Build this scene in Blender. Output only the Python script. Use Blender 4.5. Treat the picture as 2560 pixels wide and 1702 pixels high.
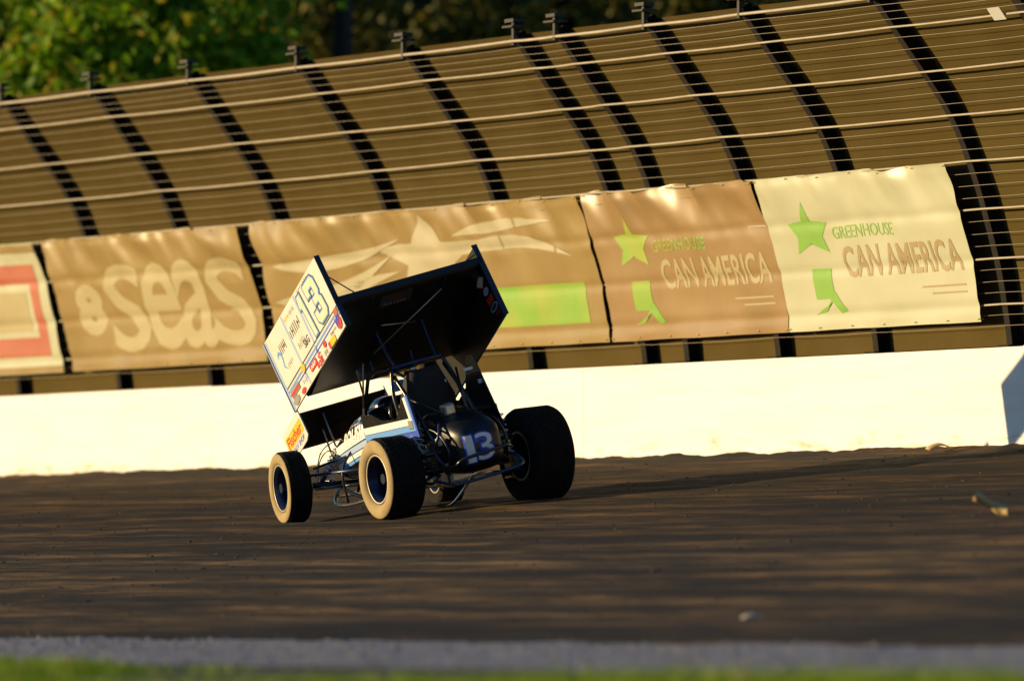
import bpy, bmesh, math, random
from mathutils import Vector, Matrix, noise
from mathutils.bvhtree import BVHTree

random.seed(13)
for o in list(bpy.data.objects):
    bpy.data.objects.remove(o)
S = bpy.context.scene
COL = S.collection
R = math.radians

# ------------------------------------------------------------------ camera
cam = bpy.data.cameras.new('camera')
cam.sensor_width = 36.0
cam.lens = 445.5
cam.clip_start = 1.0
cam.clip_end = 4000.0
cam.dof.use_dof = True
cam.dof.focus_distance = 121.0
cam.dof.aperture_fstop = 2.0
camo = bpy.data.objects.new('camera', cam)
COL.objects.link(camo)
camo.location = (0, 0, 1.2)
camo.rotation_euler = (R(90 + 1.184), 0, 0)
S.camera = camo
S.render.resolution_x, S.render.resolution_y = 1024, 680

# ------------------------------------------------------------------ sky, sun, exposure
SUN_DIR = Vector((-0.9845, 0.172, 0.0)).normalized()     # horizontal direction towards the sun
SUN_EL = R(5.3)
to_sun = Vector((SUN_DIR.x * math.cos(SUN_EL), SUN_DIR.y * math.cos(SUN_EL), math.sin(SUN_EL)))
world = bpy.data.worlds.new('World')
S.world = world
world.use_nodes = True
wn = world.node_tree
bgn = wn.nodes['Background']
sky = wn.nodes.new('ShaderNodeTexSky')
sky.sky_type = 'NISHITA'
sky.sun_disc = False
sky.ozone_density = 4.0
sky.dust_density = 0.3
sky.sun_elevation = SUN_EL
sky.sun_rotation = math.atan2(SUN_DIR.x, SUN_DIR.y)
wn.links.new(sky.outputs[0], bgn.inputs[0])
bgn.inputs[1].default_value = 0.15
sun = bpy.data.lights.new('sun', 'SUN')
sun.energy = 5.0
sun.angle = R(0.6)
sun.color = (1.0, 0.73, 0.37)
suno = bpy.data.objects.new('sun', sun)
COL.objects.link(suno)
suno.rotation_euler = (-to_sun).to_track_quat('-Z', 'Y').to_euler()
suno.location = (-60, -20, 40)
S.view_settings.view_transform = 'Standard'
S.view_settings.look = 'None'
S.view_settings.gamma = 1.0
S.view_settings.exposure = 0.5

# ------------------------------------------------------------------ materials
MATS = {}
def mat(name, col, rough=0.7, metal=0.0, col2=None, nscale=4.0, stretch=(1, 1, 1), bump=0.0, bscale=None,
        coat=0.0, spec=None, detail=6.0, lo=0.35, hi=0.65):
    if name in MATS:
        return MATS[name]
    m = bpy.data.materials.new(name)
    m.use_nodes = True
    nt = m.node_tree
    b = nt.nodes['Principled BSDF']
    b.inputs['Base Color'].default_value = (*col, 1)
    b.inputs['Roughness'].default_value = rough
    b.inputs['Metallic'].default_value = metal
    if coat:
        b.inputs['Coat Weight'].default_value = coat
        b.inputs['Coat Roughness'].default_value = 0.06
    if spec is not None:
        b.inputs['Specular IOR Level'].default_value = spec
    if col2 or bump:
        tc = nt.nodes.new('ShaderNodeTexCoord')
        mp = nt.nodes.new('ShaderNodeMapping')
        mp.inputs['Scale'].default_value = stretch
        nt.links.new(tc.outputs['Object'], mp.inputs[0])
    if col2:
        nz = nt.nodes.new('ShaderNodeTexNoise')
        nz.inputs['Scale'].default_value = nscale
        nz.inputs['Detail'].default_value = detail
        nt.links.new(mp.outputs[0], nz.inputs['Vector'])
        cr = nt.nodes.new('ShaderNodeValToRGB')
        cr.color_ramp.elements[0].position = lo
        cr.color_ramp.elements[1].position = hi
        cr.color_ramp.elements[0].color = (*col, 1)
        cr.color_ramp.elements[1].color = (*col2, 1)
        nt.links.new(nz.outputs['Fac'], cr.inputs[0])
        nt.links.new(cr.outputs[0], b.inputs['Base Color'])
    if bump:
        nb = nt.nodes.new('ShaderNodeTexNoise')
        nb.inputs['Scale'].default_value = bscale or nscale
        nb.inputs['Detail'].default_value = 8
        nt.links.new(mp.outputs[0], nb.inputs['Vector'])
        bp = nt.nodes.new('ShaderNodeBump')
        bp.inputs['Strength'].default_value = bump
        bp.inputs['Distance'].default_value = 0.05
        nt.links.new(nb.outputs['Fac'], bp.inputs['Height'])
        nt.links.new(bp.outputs[0], b.inputs['Normal'])
    MATS[name] = m
    return m

def leafmat(name, cols, transl=0.25):
    m = bpy.data.materials.new(name)
    m.use_nodes = True
    nt = m.node_tree
    b = nt.nodes['Principled BSDF']
    g = nt.nodes.new('ShaderNodeNewGeometry')
    cr = nt.nodes.new('ShaderNodeValToRGB')
    el = cr.color_ramp.elements
    while len(el) < len(cols):
        el.new(0.5)
    for e, (p, c) in zip(el, cols):
        e.position = p
        e.color = (*c, 1)
    nt.links.new(g.outputs['Random Per Island'], cr.inputs[0])
    nt.links.new(cr.outputs[0], b.inputs['Base Color'])
    b.inputs['Roughness'].default_value = 0.6
    b.inputs['Specular IOR Level'].default_value = 0.2
    tr = nt.nodes.new('ShaderNodeBsdfTranslucent')
    nt.links.new(cr.outputs[0], tr.inputs[0])
    mx = nt.nodes.new('ShaderNodeMixShader')
    mx.inputs[0].default_value = transl
    out = nt.nodes['Material Output']
    nt.links.new(b.outputs[0], mx.inputs[1])
    nt.links.new(tr.outputs[0], mx.inputs[2])
    nt.links.new(mx.outputs[0], out.inputs[0])
    return m

# ------------------------------------------------------------------ object helpers
def tag(o, label=None, cat=None, group=None, kind=None):
    if label: o['label'] = label
    if cat: o['category'] = cat
    if group: o['group'] = group
    if kind: o['kind'] = kind
    return o

def link(name, me, mats, parent=None, smooth=False):
    o = bpy.data.objects.new(name, me)
    COL.objects.link(o)
    if not isinstance(mats, (list, tuple)):
        mats = [mats]
    for m in mats:
        me.materials.append(m)
    if parent:
        o.parent = parent
    if name == 'small_lettering':
        o['kind'] = 'stuff'
    if smooth:
        for p in me.polygons:
            p.use_smooth = True
    return o

def mesh(name, verts, faces, mats, parent=None, smooth=False, mi=None):
    me = bpy.data.meshes.new(name)
    me.from_pydata([tuple(v) for v in verts], [], faces)
    me.update()
    o = link(name, me, mats, parent, smooth)
    if mi:
        for p, k in zip(me.polygons, mi):
            p.material_index = k
    return o

def empty(name, loc=(0, 0, 0), rz=0.0):
    o = bpy.data.objects.new(name, None)
    COL.objects.link(o)
    o.location = loc
    o.rotation_euler = (0, 0, rz)
    o.empty_display_size = 0.2
    return o

def smooth_path(pts, k=6):
    """Catmull-Rom through the points."""
    P = [Vector(p) for p in pts]
    if len(P) < 3:
        return P
    Q = [2 * P[0] - P[1]] + P + [2 * P[-1] - P[-2]]
    out = []
    for i in range(1, len(Q) - 2):
        for j in range(k):
            t = j / k
            a, b, c, d = Q[i - 1], Q[i], Q[i + 1], Q[i + 2]
            out.append(0.5 * ((2 * b) + (c - a) * t + (2 * a - 5 * b + 4 * c - d) * t * t + (3 * b - a - 3 * c + d) * t ** 3))
    out.append(P[-1])
    return out

def tube_geo(paths, r, n=8):
    V, Fc = [], []
    for path in paths:
        P = [Vector(p) for p in path]
        base = len(V)
        up = Vector((0.123, 0.31, 0.94)).normalized()
        for i, p in enumerate(P):
            if i == 0: d = P[1] - P[0]
            elif i == len(P) - 1: d = P[-1] - P[-2]
            else: d = P[i + 1] - P[i - 1]
            d.normalize()
            u = d.cross(up)
            if u.length < 1e-3: u = d.cross(Vector((1, 0, 0)))
            u.normalize()
            w = u.cross(d)
            rr = r[i] if isinstance(r, (list, tuple)) else r
            for k in range(n):
                a = 2 * math.pi * k / n
                V.append(p + rr * (math.cos(a) * u + math.sin(a) * w))
        m = len(P)
        for i in range(m - 1):
            for k in range(n):
                a, b = base + i * n + k, base + i * n + (k + 1) % n
                Fc.append((a, b, b + n, a + n))
        Fc.append(tuple(base + k for k in range(n))[::-1])
        Fc.append(tuple(base + (m - 1) * n + k for k in range(n)))
    return V, Fc

def tube(name, path, r, m, parent=None, n=8, xf=None):
    paths = path if isinstance(path[0][0], (list, tuple, Vector)) else [path]
    V, Fc = tube_geo(paths, r, n)
    if xf: V = [xf(v) for v in V]
    return mesh(name, V, Fc, m, parent, True)

BOXF = [(0, 3, 2, 1), (4, 5, 6, 7), (0, 1, 5, 4), (1, 2, 6, 5), (2, 3, 7, 6), (3, 0, 4, 7)]
def box_geo(x0, x1, y0, y1, z0, z1):
    return [Vector(v) for v in ((x0, y0, z0), (x1, y0, z0), (x1, y1, z0), (x0, y1, z0),
                                (x0, y0, z1), (x1, y0, z1), (x1, y1, z1), (x0, y1, z1))], list(BOXF)

def join_geo(*gs):
    V, Fc = [], []
    for v, f in gs:
        b = len(V)
        V += v
        Fc += [tuple(i + b for i in q) for q in f]
    return V, Fc

def bevel(o, w, seg=2):
    bm = bmesh.new(); bm.from_mesh(o.data)
    bmesh.ops.recalc_face_normals(bm, faces=bm.faces)
    bmesh.ops.bevel(bm, geom=[e for e in bm.edges if e.is_manifold and e.calc_face_angle(0) > 0.6], offset=w, segments=seg, profile=0.5, affect='EDGES')
    bm.to_mesh(o.data); bm.free()
    return o

# ---- 2-D shapes for print: (verts2d, faces)
def text2d(body, bold=0.0, align='CENTER', cuts=0, shear=0.0):
    cu = bpy.data.curves.new('lettering', 'FONT')
    cu.body = body
    cu.size = 1.0
    cu.offset = bold
    cu.shear = shear
    cu.align_x = align
    cu.resolution_u = 3
    ob = bpy.data.objects.new('lettering', cu)
    COL.objects.link(ob)
    dg = bpy.context.evaluated_depsgraph_get()
    me = bpy.data.meshes.new_from_object(ob.evaluated_get(dg))
    bpy.data.objects.remove(ob)
    bm = bmesh.new(); bm.from_mesh(me)
    bpy.data.meshes.remove(me); bpy.data.curves.remove(cu)
    xs = [v.co.x for v in bm.verts]; ys = [v.co.y for v in bm.verts]
    x0, x1, y0, y1 = min(xs), max(xs), min(ys), max(ys)
    for v in bm.verts:
        v.co.x = (v.co.x - x0) / (x1 - x0); v.co.y = (v.co.y - y0) / (y1 - y0); v.co.z = 0
    bmesh.ops.remove_doubles(bm, verts=bm.verts, dist=1e-5)
    if cuts:
        cx, cy = cuts if isinstance(cuts, tuple) else (cuts, cuts)
        for k, no in ((cx, (1, 0, 0)), (cy, (0, 1, 0))):
            for i in range(1, k):
                bmesh.ops.bisect_plane(bm, geom=bm.verts[:] + bm.edges[:] + bm.faces[:], plane_co=(i / k, i / k, 0), plane_no=no)
    bm.verts.index_update()
    V = [(v.co.x, v.co.y) for v in bm.verts]
    Fc = [tuple(v.index for v in f.verts) for f in bm.faces]
    bm.free()
    return V, Fc

def rect2d(nx=8, ny=4):
    V = [(i / nx, j / ny) for j in range(ny + 1) for i in range(nx + 1)]
    Fc = [(j * (nx + 1) + i, j * (nx + 1) + i + 1, (j + 1) * (nx + 1) + i + 1, (j + 1) * (nx + 1) + i) for j in range(ny) for i in range(nx)]
    return V, Fc

def poly2d(pts, cuts=0):
    bm = bmesh.new()
    vs = [bm.verts.new((x, y, 0)) for x, y in pts]
    f = bm.faces.new(vs)
    bmesh.ops.triangulate(bm, faces=[f])
    if cuts:
        cx, cy = cuts if isinstance(cuts, tuple) else (cuts, cuts)
        for k, no in ((cx, (1, 0, 0)), (cy, (0, 1, 0))):
            for i in range(1, k):
                bmesh.ops.bisect_plane(bm, geom=bm.verts[:] + bm.edges[:] + bm.faces[:], plane_co=(i / k, i / k, 0), plane_no=no)
    bm.verts.index_update()
    V = [(v.co.x, v.co.y) for v in bm.verts]
    Fc = [tuple(v.index for v in f.verts) for f in bm.faces]
    bm.free()
    return V, Fc

def disc2d(n=24, sx=1.0):
    return [(0.5 + 0.5 * math.cos(2 * math.pi * k / n), 0.5 + 0.5 * math.sin(2 * math.pi * k / n)) for k in range(n)], [tuple(range(n))]

def scribble2d(n, seed):
    """unreadable small lettering: thin upright strokes of uneven height"""
    rr = random.Random(seed)
    V, Fc = [], []
    def q(x0, x1, y0, y1):
        b = len(V)
        V.extend([(x0, y0), (x1, y0), (x1, y1), (x0, y1)]); Fc.append((b, b + 1, b + 2, b + 3))
    w = 1.0 / n
    for i in range(n):
        x = i * w
        q(x, x + w * .3, rr.choice((0, 0, .25)), rr.choice((1, 1, .75)))
        if rr.random() < .45: q(x + w * .3, x + w * .75, .4, .58)
    return V, Fc

# ------------------------------------------------------------------ the track frame (local x = outwards, local y = along the wall)
A = R(20.07)
SW = 46.2
SE = 30.6
def ztrack(s): return 2.106 + 0.112 * (s - 41.2)
ZE = ztrack(SE)
ZB = ztrack(SW)
WALL_H = 0.99
ZT = ZB + WALL_H
def zin(s): return max(0.0, ZE * s / SE)

# infield
def sheet(name, ss, ts, zf, m, smooth=True):
    V = [(s, t, zf(s, t)) for s in ss for t in ts]
    nt_ = len(ts)
    Fc = [(i * nt_ + j, (i + 1) * nt_ + j, (i + 1) * nt_ + j + 1, i * nt_ + j + 1) for i in range(len(ss) - 1) for j in range(nt_ - 1)]
    o = mesh(name, V, Fc, m, None, smooth)
    o.rotation_euler = (0, 0, A)
    tag(o, kind='structure')
    return o
def lin(a, b, n): return [a + (b - a) * i / (n - 1) for i in range(n)]

m_soil = mat('grass_soil', (0.05, 0.035, 0.02), 0.95, col2=(0.045, 0.07, 0.012), nscale=1.2, bump=0.6, bscale=9)
m_gravel = mat('gravel', (0.19, 0.185, 0.20), 0.95, col2=(0.33, 0.31, 0.31), nscale=2.0, bump=1.0, bscale=14)
m_out = mat('outfield', (0.05, 0.06, 0.02), 0.95, col2=(0.08, 0.075, 0.03), nscale=0.6)

sheet('infield_ground', [-900, -200, -40, 0, 10, 18, 22, 26.9], [-900, -300, 0, 40, 80, 120, 200, 500, 1500], lambda s, t: zin(s) - 0.006, m_soil)
def zgr(s, t):
    e = min(1, (s - 26.4) / .4, (SE + .35 - s) / .3)
    return zin(min(s, SE)) + 0.002 + e * (0.02 * noise.noise(Vector((s * 1.3, t * 0.8, 2))) + 0.015 * noise.noise(Vector((s * 5, t * 4, 7))))
sheet('gravel_shoulder', lin(26.4, SE + .35, 40), lin(60, 110, 240), zgr, m_gravel)
sheet('gravel_shoulder_far', [26.4, SE + .35], [-400, 0, 60], lambda s, t: zin(min(s, SE)), m_gravel)
sheet('gravel_shoulder_beyond', [26.4, SE + .35], [110, 400, 1200], lambda s, t: zin(min(s, SE)), m_gravel)
sheet('outfield_ground', [SW + 0.05, 55, 80, 300, 1500], [-900, 0, 100, 150, 250, 600, 1800], lambda s, t: ZB - 0.02, m_out)

# the dirt: moist dark bands and drier lines that run along the racing groove
def dirt_material():
    m = bpy.data.materials.new('dirt')
    m.use_nodes = True
    nt = m.node_tree
    b = nt.nodes['Principled BSDF']
    tc = nt.nodes.new('ShaderNodeTexCoord')
    def nz(scale, stretch, detail=6, rough=0.6):
        mp = nt.nodes.new('ShaderNodeMapping'); mp.inputs['Scale'].default_value = stretch
        nt.links.new(tc.outputs['Object'], mp.inputs[0])
        n_ = nt.nodes.new('ShaderNodeTexNoise'); n_.inputs['Scale'].default_value = scale
        n_.inputs['Detail'].default_value = detail; n_.inputs['Roughness'].default_value = rough
        nt.links.new(mp.outputs[0], n_.inputs['Vector'])
        return n_.outputs['Fac']
    def ramp(f, els):
        cr = nt.nodes.new('ShaderNodeValToRGB')
        e = cr.color_ramp.elements
        while len(e) < len(els): e.new(0.5)
        for k, (p, c) in zip(e, els): k.position = p; k.color = (*c, 1)
        nt.links.new(f, cr.inputs[0]); return cr.outputs[0]
    def mix(t, f, a_, b_):
        mx = nt.nodes.new('ShaderNodeMix'); mx.data_type = 'RGBA'; mx.blend_type = t
        if isinstance(f, float): mx.inputs['Factor'].default_value = f
        else: nt.links.new(f, mx.inputs['Factor'])
        nt.links.new(a_, mx.inputs['A']); nt.links.new(b_, mx.inputs['B'])
        return mx.outputs['Result']
    bands = ramp(nz(0.9, (1, 0.035, 1), 5), [(0.3, (0.014, 0.009, 0.004)), (0.5, (0.038, 0.023, 0.009)), (0.68, (0.09, 0.06, 0.028))])
    sx = nt.nodes.new('ShaderNodeSeparateXYZ'); nt.links.new(tc.outputs['Object'], sx.inputs[0])
    mr = nt.nodes.new('ShaderNodeMapRange')
    mr.inputs['From Min'].default_value = SE; mr.inputs['From Max'].default_value = SW
    nt.links.new(sx.outputs['X'], mr.inputs['Value'])
    # moisture across the track: damp foot, dry greyish inner lane, brown middle, damp cushion under the wall
    cross = ramp(mr.outputs[0], [(0.0, (0.018, 0.012, 0.006)), (0.07, (0.027, 0.018, 0.008)), (0.14, (0.070, 0.045, 0.017)), (0.36, (0.076, 0.050, 0.020)),
                                 (0.5, (0.044, 0.025, 0.006)), (0.8, (0.042, 0.022, 0.004)), (0.95, (0.030, 0.015, 0.003))])
    c1 = mix('MIX', 0.4, cross, bands)
    patch = ramp(nz(0.8, (1.6, 0.2, 1), 8, 0.7), [(0.4, (0.6, 0.6, 0.6)), (0.5, (0.9, 0.9, 0.9)), (0.62, (1.4, 1.37, 1.3))])
    c2 = mix('MULTIPLY', 1.0, c1, patch)
    streak = ramp(nz(2.6, (1, 0.05, 1), 7, 0.7), [(0.41, (0.3, 0.3, 0.3)), (0.5, (0.85, 0.85, 0.85)), (0.57, (2.5, 2.25, 1.9))])
    c2 = mix('MULTIPLY', 1.0, c2, streak)
    fine = ramp(nz(7.0, (1, 0.08, 1), 6, 0.7), [(0.41, (0.5, 0.5, 0.5)), (0.5, (0.95, 0.95, 0.95)), (0.58, (1.5, 1.46, 1.4))])
    c2 = mix('MULTIPLY', 1.0, c2, fine)
    nt.links.new(c2, b.inputs['Base Color'])
    b.inputs['Roughness'].default_value = 0.93
    b.inputs['Specular IOR Level'].default_value = 0.2
    bp = nt.nodes.new('ShaderNodeBump'); bp.inputs['Strength'].default_value = 0.9; bp.inputs['Distance'].default_value = 0.04
    nt.links.new(nz(5.0, (1.5, 0.2, 1), 10, 0.65), bp.inputs['Height'])
    nt.links.new(bp.outputs[0], b.inputs['Normal'])
    return m
m_dirt = dirt_material()
def zdirt(s, t):
    z = ztrack(s)
    z += 0.030 * noise.noise(Vector((s * 0.9, t * 0.05, 0.3)))
    z += 0.018 * noise.noise(Vector((s * 2.3, t * 0.16, 5.1)))
    z += 0.012 * noise.noise(Vector((s * 5.0, t * 0.9, 9.7)))
    e = max(0.0, s - (SW - 0.7)) / 0.7
    z += e * e * (0.05 + 0.03 * noise.noise(Vector((s * 3, t * 1.1, 3))) + 0.02 * noise.noise(Vector((s * 6, t * 4, 4))))
    f = max(0.0, (SE + .5) - s) / .5
    z += f * (-0.005 + 0.012 * noise.noise(Vector((t * 0.9, 1, 3))))
    return z
def zflatcar(s, t):
    return zdirt(s, t)
sheet('dirt_track', lin(SE, SW + 0.04, 170), lin(72, 152, 460), zdirt, m_dirt)
sheet('dirt_track_near', [SE, 34, 38, 42, SW], [-400, 0, 72], lambda s, t: ztrack(s), m_dirt)
sheet('dirt_track_far', [SE, 34, 38, 42, SW], [152, 300, 1200], lambda s, t: ztrack(s), m_dirt)

# loose clods thrown over the dirt and the shoulder
def clods(name, n, s0, s1, t0, t1, zf, r0, r1, m, label):
    rr = random.Random(5)
    bm = bmesh.new(); bmesh.ops.create_icosphere(bm, subdivisions=1, radius=1.0)
    bv = [v.co.copy() for v in bm.verts]; bf = [tuple(v.index for v in f.verts) for f in bm.faces]; bm.free()
    V, Fc = [], []
    for i in range(n):
        s, t = rr.uniform(s0, s1), rr.uniform(t0, t1)
        r = r0 + (r1 - r0) * rr.random() ** 4
        c = Vector((s, t, zf(s, t) + r * 0.2))
        b = len(V)
        sq = Vector((rr.uniform(.7, 1.4), rr.uniform(.7, 1.6), rr.uniform(.4, .8)))
        for v in bv:
            V.append(c + Vector((v.x * sq.x, v.y * sq.y, v.z * sq.z)) * r * rr.uniform(.7, 1.15))
        Fc += [tuple(k + b for k in f) for f in bf]
    o = mesh(name, V, Fc, m)
    o.rotation_euler = (0, 0, A)
    tag(o, label, 'dirt', kind='stuff')
m_clod = mat('clod_dirt', (0.035, 0.024, 0.014), 0.95, col2=(0.09, 0.065, 0.04), nscale=3)
clods('loose_clods', 7000, SE + .2, SW - .1, 80, 148, zdirt, 0.004, 0.02, m_clod, 'loose brown dirt clods scattered over the track')
m_stone = mat('gravel_stone', (0.12, 0.12, 0.13), 0.95, col2=(0.3, 0.29, 0.28), nscale=6)
clods('loose_gravel', 5000, 26.3, SE + .3, 66, 100, zgr, 0.006, 0.024, m_stone, 'loose grey gravel on the shoulder between dirt and grass')

# grass along the front edge
def grass():
    rr = random.Random(8)
    V, Fc = [], []
    for i in range(70000):
        s, t = rr.uniform(21.5, 27.6), rr.uniform(48, 100)
        g = [(50, 26.4), (58, 27.0), (63, 27.1), (66, 26.2), (68.3, 24.3), (70, 23.2), (73, 23.3), (75, 24.9), (78, 26.1), (84, 26.4), (100, 26.0)]
        for (ta, sa), (tb_, sb) in zip(g, g[1:]):
            if ta <= t <= tb_: lim = sa + (sb - sa) * (t - ta) / (tb_ - ta); break
        else: lim = 26.0
        den = noise.noise(Vector((s * 0.7, t * 0.3, 1.7))) * 1.0 + noise.noise(Vector((s * 2.0, t * 1.1, 4))) * .8 + (lim - s) * 0.9
        if den < 0.0: continue
        h = rr.uniform(.03, .085) * (0.55 + min(1, den))
        a = rr.uniform(0, 6.28); w = rr.uniform(.006, .013)
        lx, ly = rr.uniform(-.6, .6) * h, rr.uniform(-.6, .6) * h
        z = zin(s) - 0.01
        b = len(V)
        dx, dy = math.cos(a) * w, math.sin(a) * w
        V += [(s - dx, t - dy, z), (s + dx, t + dy, z), (s + dx * .6 + lx * .5, t + dy * .6 + ly * .5, z + h * .65), (s + lx, t + ly, z + h)]
        Fc += [(b, b + 1, b + 2), (b, b + 2, b + 3)]
    m = leafmat('grass_blade', [(0, (0.08, 0.16, 0.008)), (0.45, (0.15, 0.28, 0.012)), (0.8, (0.23, 0.32, 0.02)), (1, (0.34, 0.26, 0.06))], 0.3)
    o = mesh('infield_grass', V, Fc, m)
    o.rotation_euler = (0, 0, A)
    tag(o, 'short green infield grass in ragged patches beside the gravel', 'grass', kind='stuff')
grass()

# ------------------------------------------------------------------ the concrete wall
wall = empty('concrete_wall', (0, 0, 0), A)
tag(wall, 'long low white painted concrete wall around the outside of the track', 'wall')
m_wall = mat('wall_paint', (0.80, 0.785, 0.75), 0.75, col2=(0.72, 0.69, 0.63), nscale=2.2, stretch=(1, 0.25, 3), bump=0.12, bscale=9, lo=0.45, hi=0.8)
def wall_material():
    nt = m_wall.node_tree
    b = nt.nodes['Principled BSDF']
    src = b.inputs['Base Color'].links[0].from_socket
    tc = nt.nodes.new('ShaderNodeTexCoord')
    sx = nt.nodes.new('ShaderNodeSeparateXYZ'); nt.links.new(tc.outputs['Object'], sx.inputs[0])
    mr = nt.nodes.new('ShaderNodeMapRange')
    mr.inputs['From Min'].default_value = ZB + .45; mr.inputs['From Max'].default_value = ZB
    mr.inputs['To Min'].default_value = -.12; mr.inputs['To Max'].default_value = .12
    nt.links.new(sx.outputs['Z'], mr.inputs['Value'])
    mp = nt.nodes.new('ShaderNodeMapping'); mp.inputs['Scale'].default_value = (1, .35, 2.4)
    nt.links.new(tc.outputs['Object'], mp.inputs[0])
    nz = nt.nodes.new('ShaderNodeTexNoise'); nz.inputs['Scale'].default_value = 3.4; nz.inputs['Detail'].default_value = 9; nz.inputs['Roughness'].default_value = .72
    nt.links.new(mp.outputs[0], nz.inputs['Vector'])
    ad = nt.nodes.new('ShaderNodeMath'); ad.operation = 'ADD'
    nt.links.new(nz.outputs['Fac'], ad.inputs[0]); nt.links.new(mr.outputs[0], ad.inputs[1])
    cr = nt.nodes.new('ShaderNodeValToRGB')
    cr.color_ramp.elements[0].position = .56; cr.color_ramp.elements[0].color = (0, 0, 0, 1)
    cr.color_ramp.elements[1].position = .74; cr.color_ramp.elements[1].color = (.75, .75, .75, 1)
    nt.links.new(ad.outputs[0], cr.inputs[0])
    mx = nt.nodes.new('ShaderNodeMix'); mx.data_type = 'RGBA'
    nt.links.new(cr.outputs[0], mx.inputs['Factor']); nt.links.new(src, mx.inputs['A'])
    mx.inputs['B'].default_value = (.42, .29, .16, 1)
    nt.links.new(mx.outputs['Result'], b.inputs['Base Color'])
wall_material()
rr = random.Random(3)
t = 88.0
WT = 0.34
while t < 176:
    L = 6.05
    ja, jb = rr.uniform(-.004, .004), rr.uniform(-.006, .006)
    V, Fc = box_geo(SW + ja, SW + WT, t, t + L - 0.004, ZB - 0.3, ZT + jb)
    o = mesh('wall_segment', V, Fc, m_wall, wall)
    bevel(o, 0.006, 2)
    t += L
# ------------------------------------------------------------------ the catch fence
PROF = [(-0.9, 0), (0, 0), (.75, .12), (1.5, .33), (2.1, .56), (2.45, .78), (2.76, 1.02), (3.32, 1.42)]
def lean(h):
    for (a, b), (c, d) in zip(PROF, PROF[1:]):
        if h <= c: return b + (d - b) * (h - a) / (c - a)
    return PROF[-1][1] + (h - 3.32) * 0.72
def lean_s(h):
    return (lean(h - .18) + lean(h - .09) + lean(h) + lean(h + .09) + lean(h + .18)) / 5
FS = SW + 0.10
def fp(h, t, off=0.0):            # a point on the fence, off metres towards the track
    e = 0.01
    dl = (lean_s(h + e) - lean_s(h - e)) / (2 * e)
    nrm = Vector((-1, 0, -dl)).normalized()
    return Vector((FS - lean_s(h), t, ZT + h)) + nrm * off

fence = empty('catch_fence', (0, 0, 0), A)
tag(fence, 'tall brown screened catch fence curving inwards above the white wall', 'fence')
m_post = mat('fence_post_paint', (0.010, 0.008, 0.006), 0.85, col2=(0.018, 0.014, 0.010), nscale=6, spec=0.15)
m_cable = mat('galvanised_cable', (0.34, 0.30, 0.23), 0.6, 0.1, col2=(0.42, 0.37, 0.28), nscale=3)
m_wire = mat('fence_wire', (0.28, 0.24, 0.18), 0.6, 0.2)
m_screen = mat('screen_cloth', (0.074, 0.053, 0.015), 0.95, col2=(0.087, 0.063, 0.020), nscale=0.9, stretch=(1, 1.0, 2.2), bump=0.15, bscale=60, spec=0.05)
POSTS = [151.6, 147.75, 143.9, 140.1, 136.79, 133.31, 129.62, 126.18, 122.77, 121.54, 118.96, 116.3, 112.83, 109.53, 106.3]
HS = [-.42 + 0.13 * i for i in range(29)]
rr = random.Random(21)
for i, pt in enumerate(POSTS):
    # I-beam bent inwards: web and two flanges
    wdt = 0.135 if pt != 109.53 else 0.2
    V, Fc = [], []
    for fl in ((-.5, .5, -0.03, -0.045), (-.09, .09, -0.045, -0.13), (-.5, .5, -0.13, -0.145)):
        b = len(V)
        hs = [h for h in HS if h > -.05] + [3.36]
        for h in hs:
            for y, off in ((fl[0] * wdt, fl[2]), (fl[1] * wdt, fl[2]), (fl[1] * wdt, fl[3]), (fl[0] * wdt, fl[3])):
                V.append(fp(h, pt + y, off))
        for k in range(len(hs) - 1):
            for q in range(4):
                a_, c_ = b + 4 * k + q, b + 4 * k + (q + 1) % 4
                Fc.append((a_, c_, c_ + 4, a_ + 4))
        e = b + 4 * (len(hs) - 1)
        Fc += [(b, b + 1, b + 2, b + 3), (e + 3, e + 2, e + 1, e)]
    po = mesh('fence_post', V, Fc, m_post, fence)
    # the plate and bracket that hold the top cable
    tp = fp(3.40, pt, -0.07)
    V, Fc = box_geo(tp.x - .08, tp.x + .08, tp.y - .15, tp.y + .15, tp.z + .03, tp.z + .05)
    V2, F2 = box_geo(tp.x - .06, tp.x + .06, tp.y - .13, tp.y + .13, tp.z + .085, tp.z + .12)
    V3, F3 = box_geo(tp.x - .02, tp.x + .02, tp.y - .03, tp.y + .03, tp.z - .15, tp.z + .085)
    V, Fc = join_geo((V, Fc), (V2, F2), (V3, F3))
    mesh('post_cap', V, Fc, mat('cap_steel', (0.03, 0.028, 0.022), 0.7, 0.2), po)
    # base plate bolted to the wall
    V, Fc = box_geo(SW + .05, SW + .3, pt - .14, pt + .14, ZT - .004, ZT + .02)
    mesh('base_plate', V, Fc, m_post, po)
# cloth between the posts, behind them
CLOTH = sorted(POSTS, reverse=True)
for i in range(len(CLOTH) - 1):
    t1, t0 = CLOTH[i], CLOTH[i + 1]
    ny = max(4, int((t1 - t0) / .16)); V, Fc = [], []
    hs = [0.004 + 3.31 * k / 30 for k in range(31)]
    for h in hs:
        for j in range(ny + 1):
            t = t0 + (t1 - t0) * j / ny
            bul = 0.012 * noise.noise(Vector((t * 0.7, h * 1.3, 2.2))) + 0.006 * noise.noise(Vector((t * 3, h * 2.4, 7)))
            V.append(fp(h, t, -0.165 + bul))
    for k in range(len(hs) - 1):
        for j in range(ny):
            a_ = k * (ny + 1) + j
            Fc.append((a_, a_ + ny + 1, a_ + ny + 2, a_ + 1))
    mesh('screen_panel', V, Fc, m_screen, fence, True)
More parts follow.
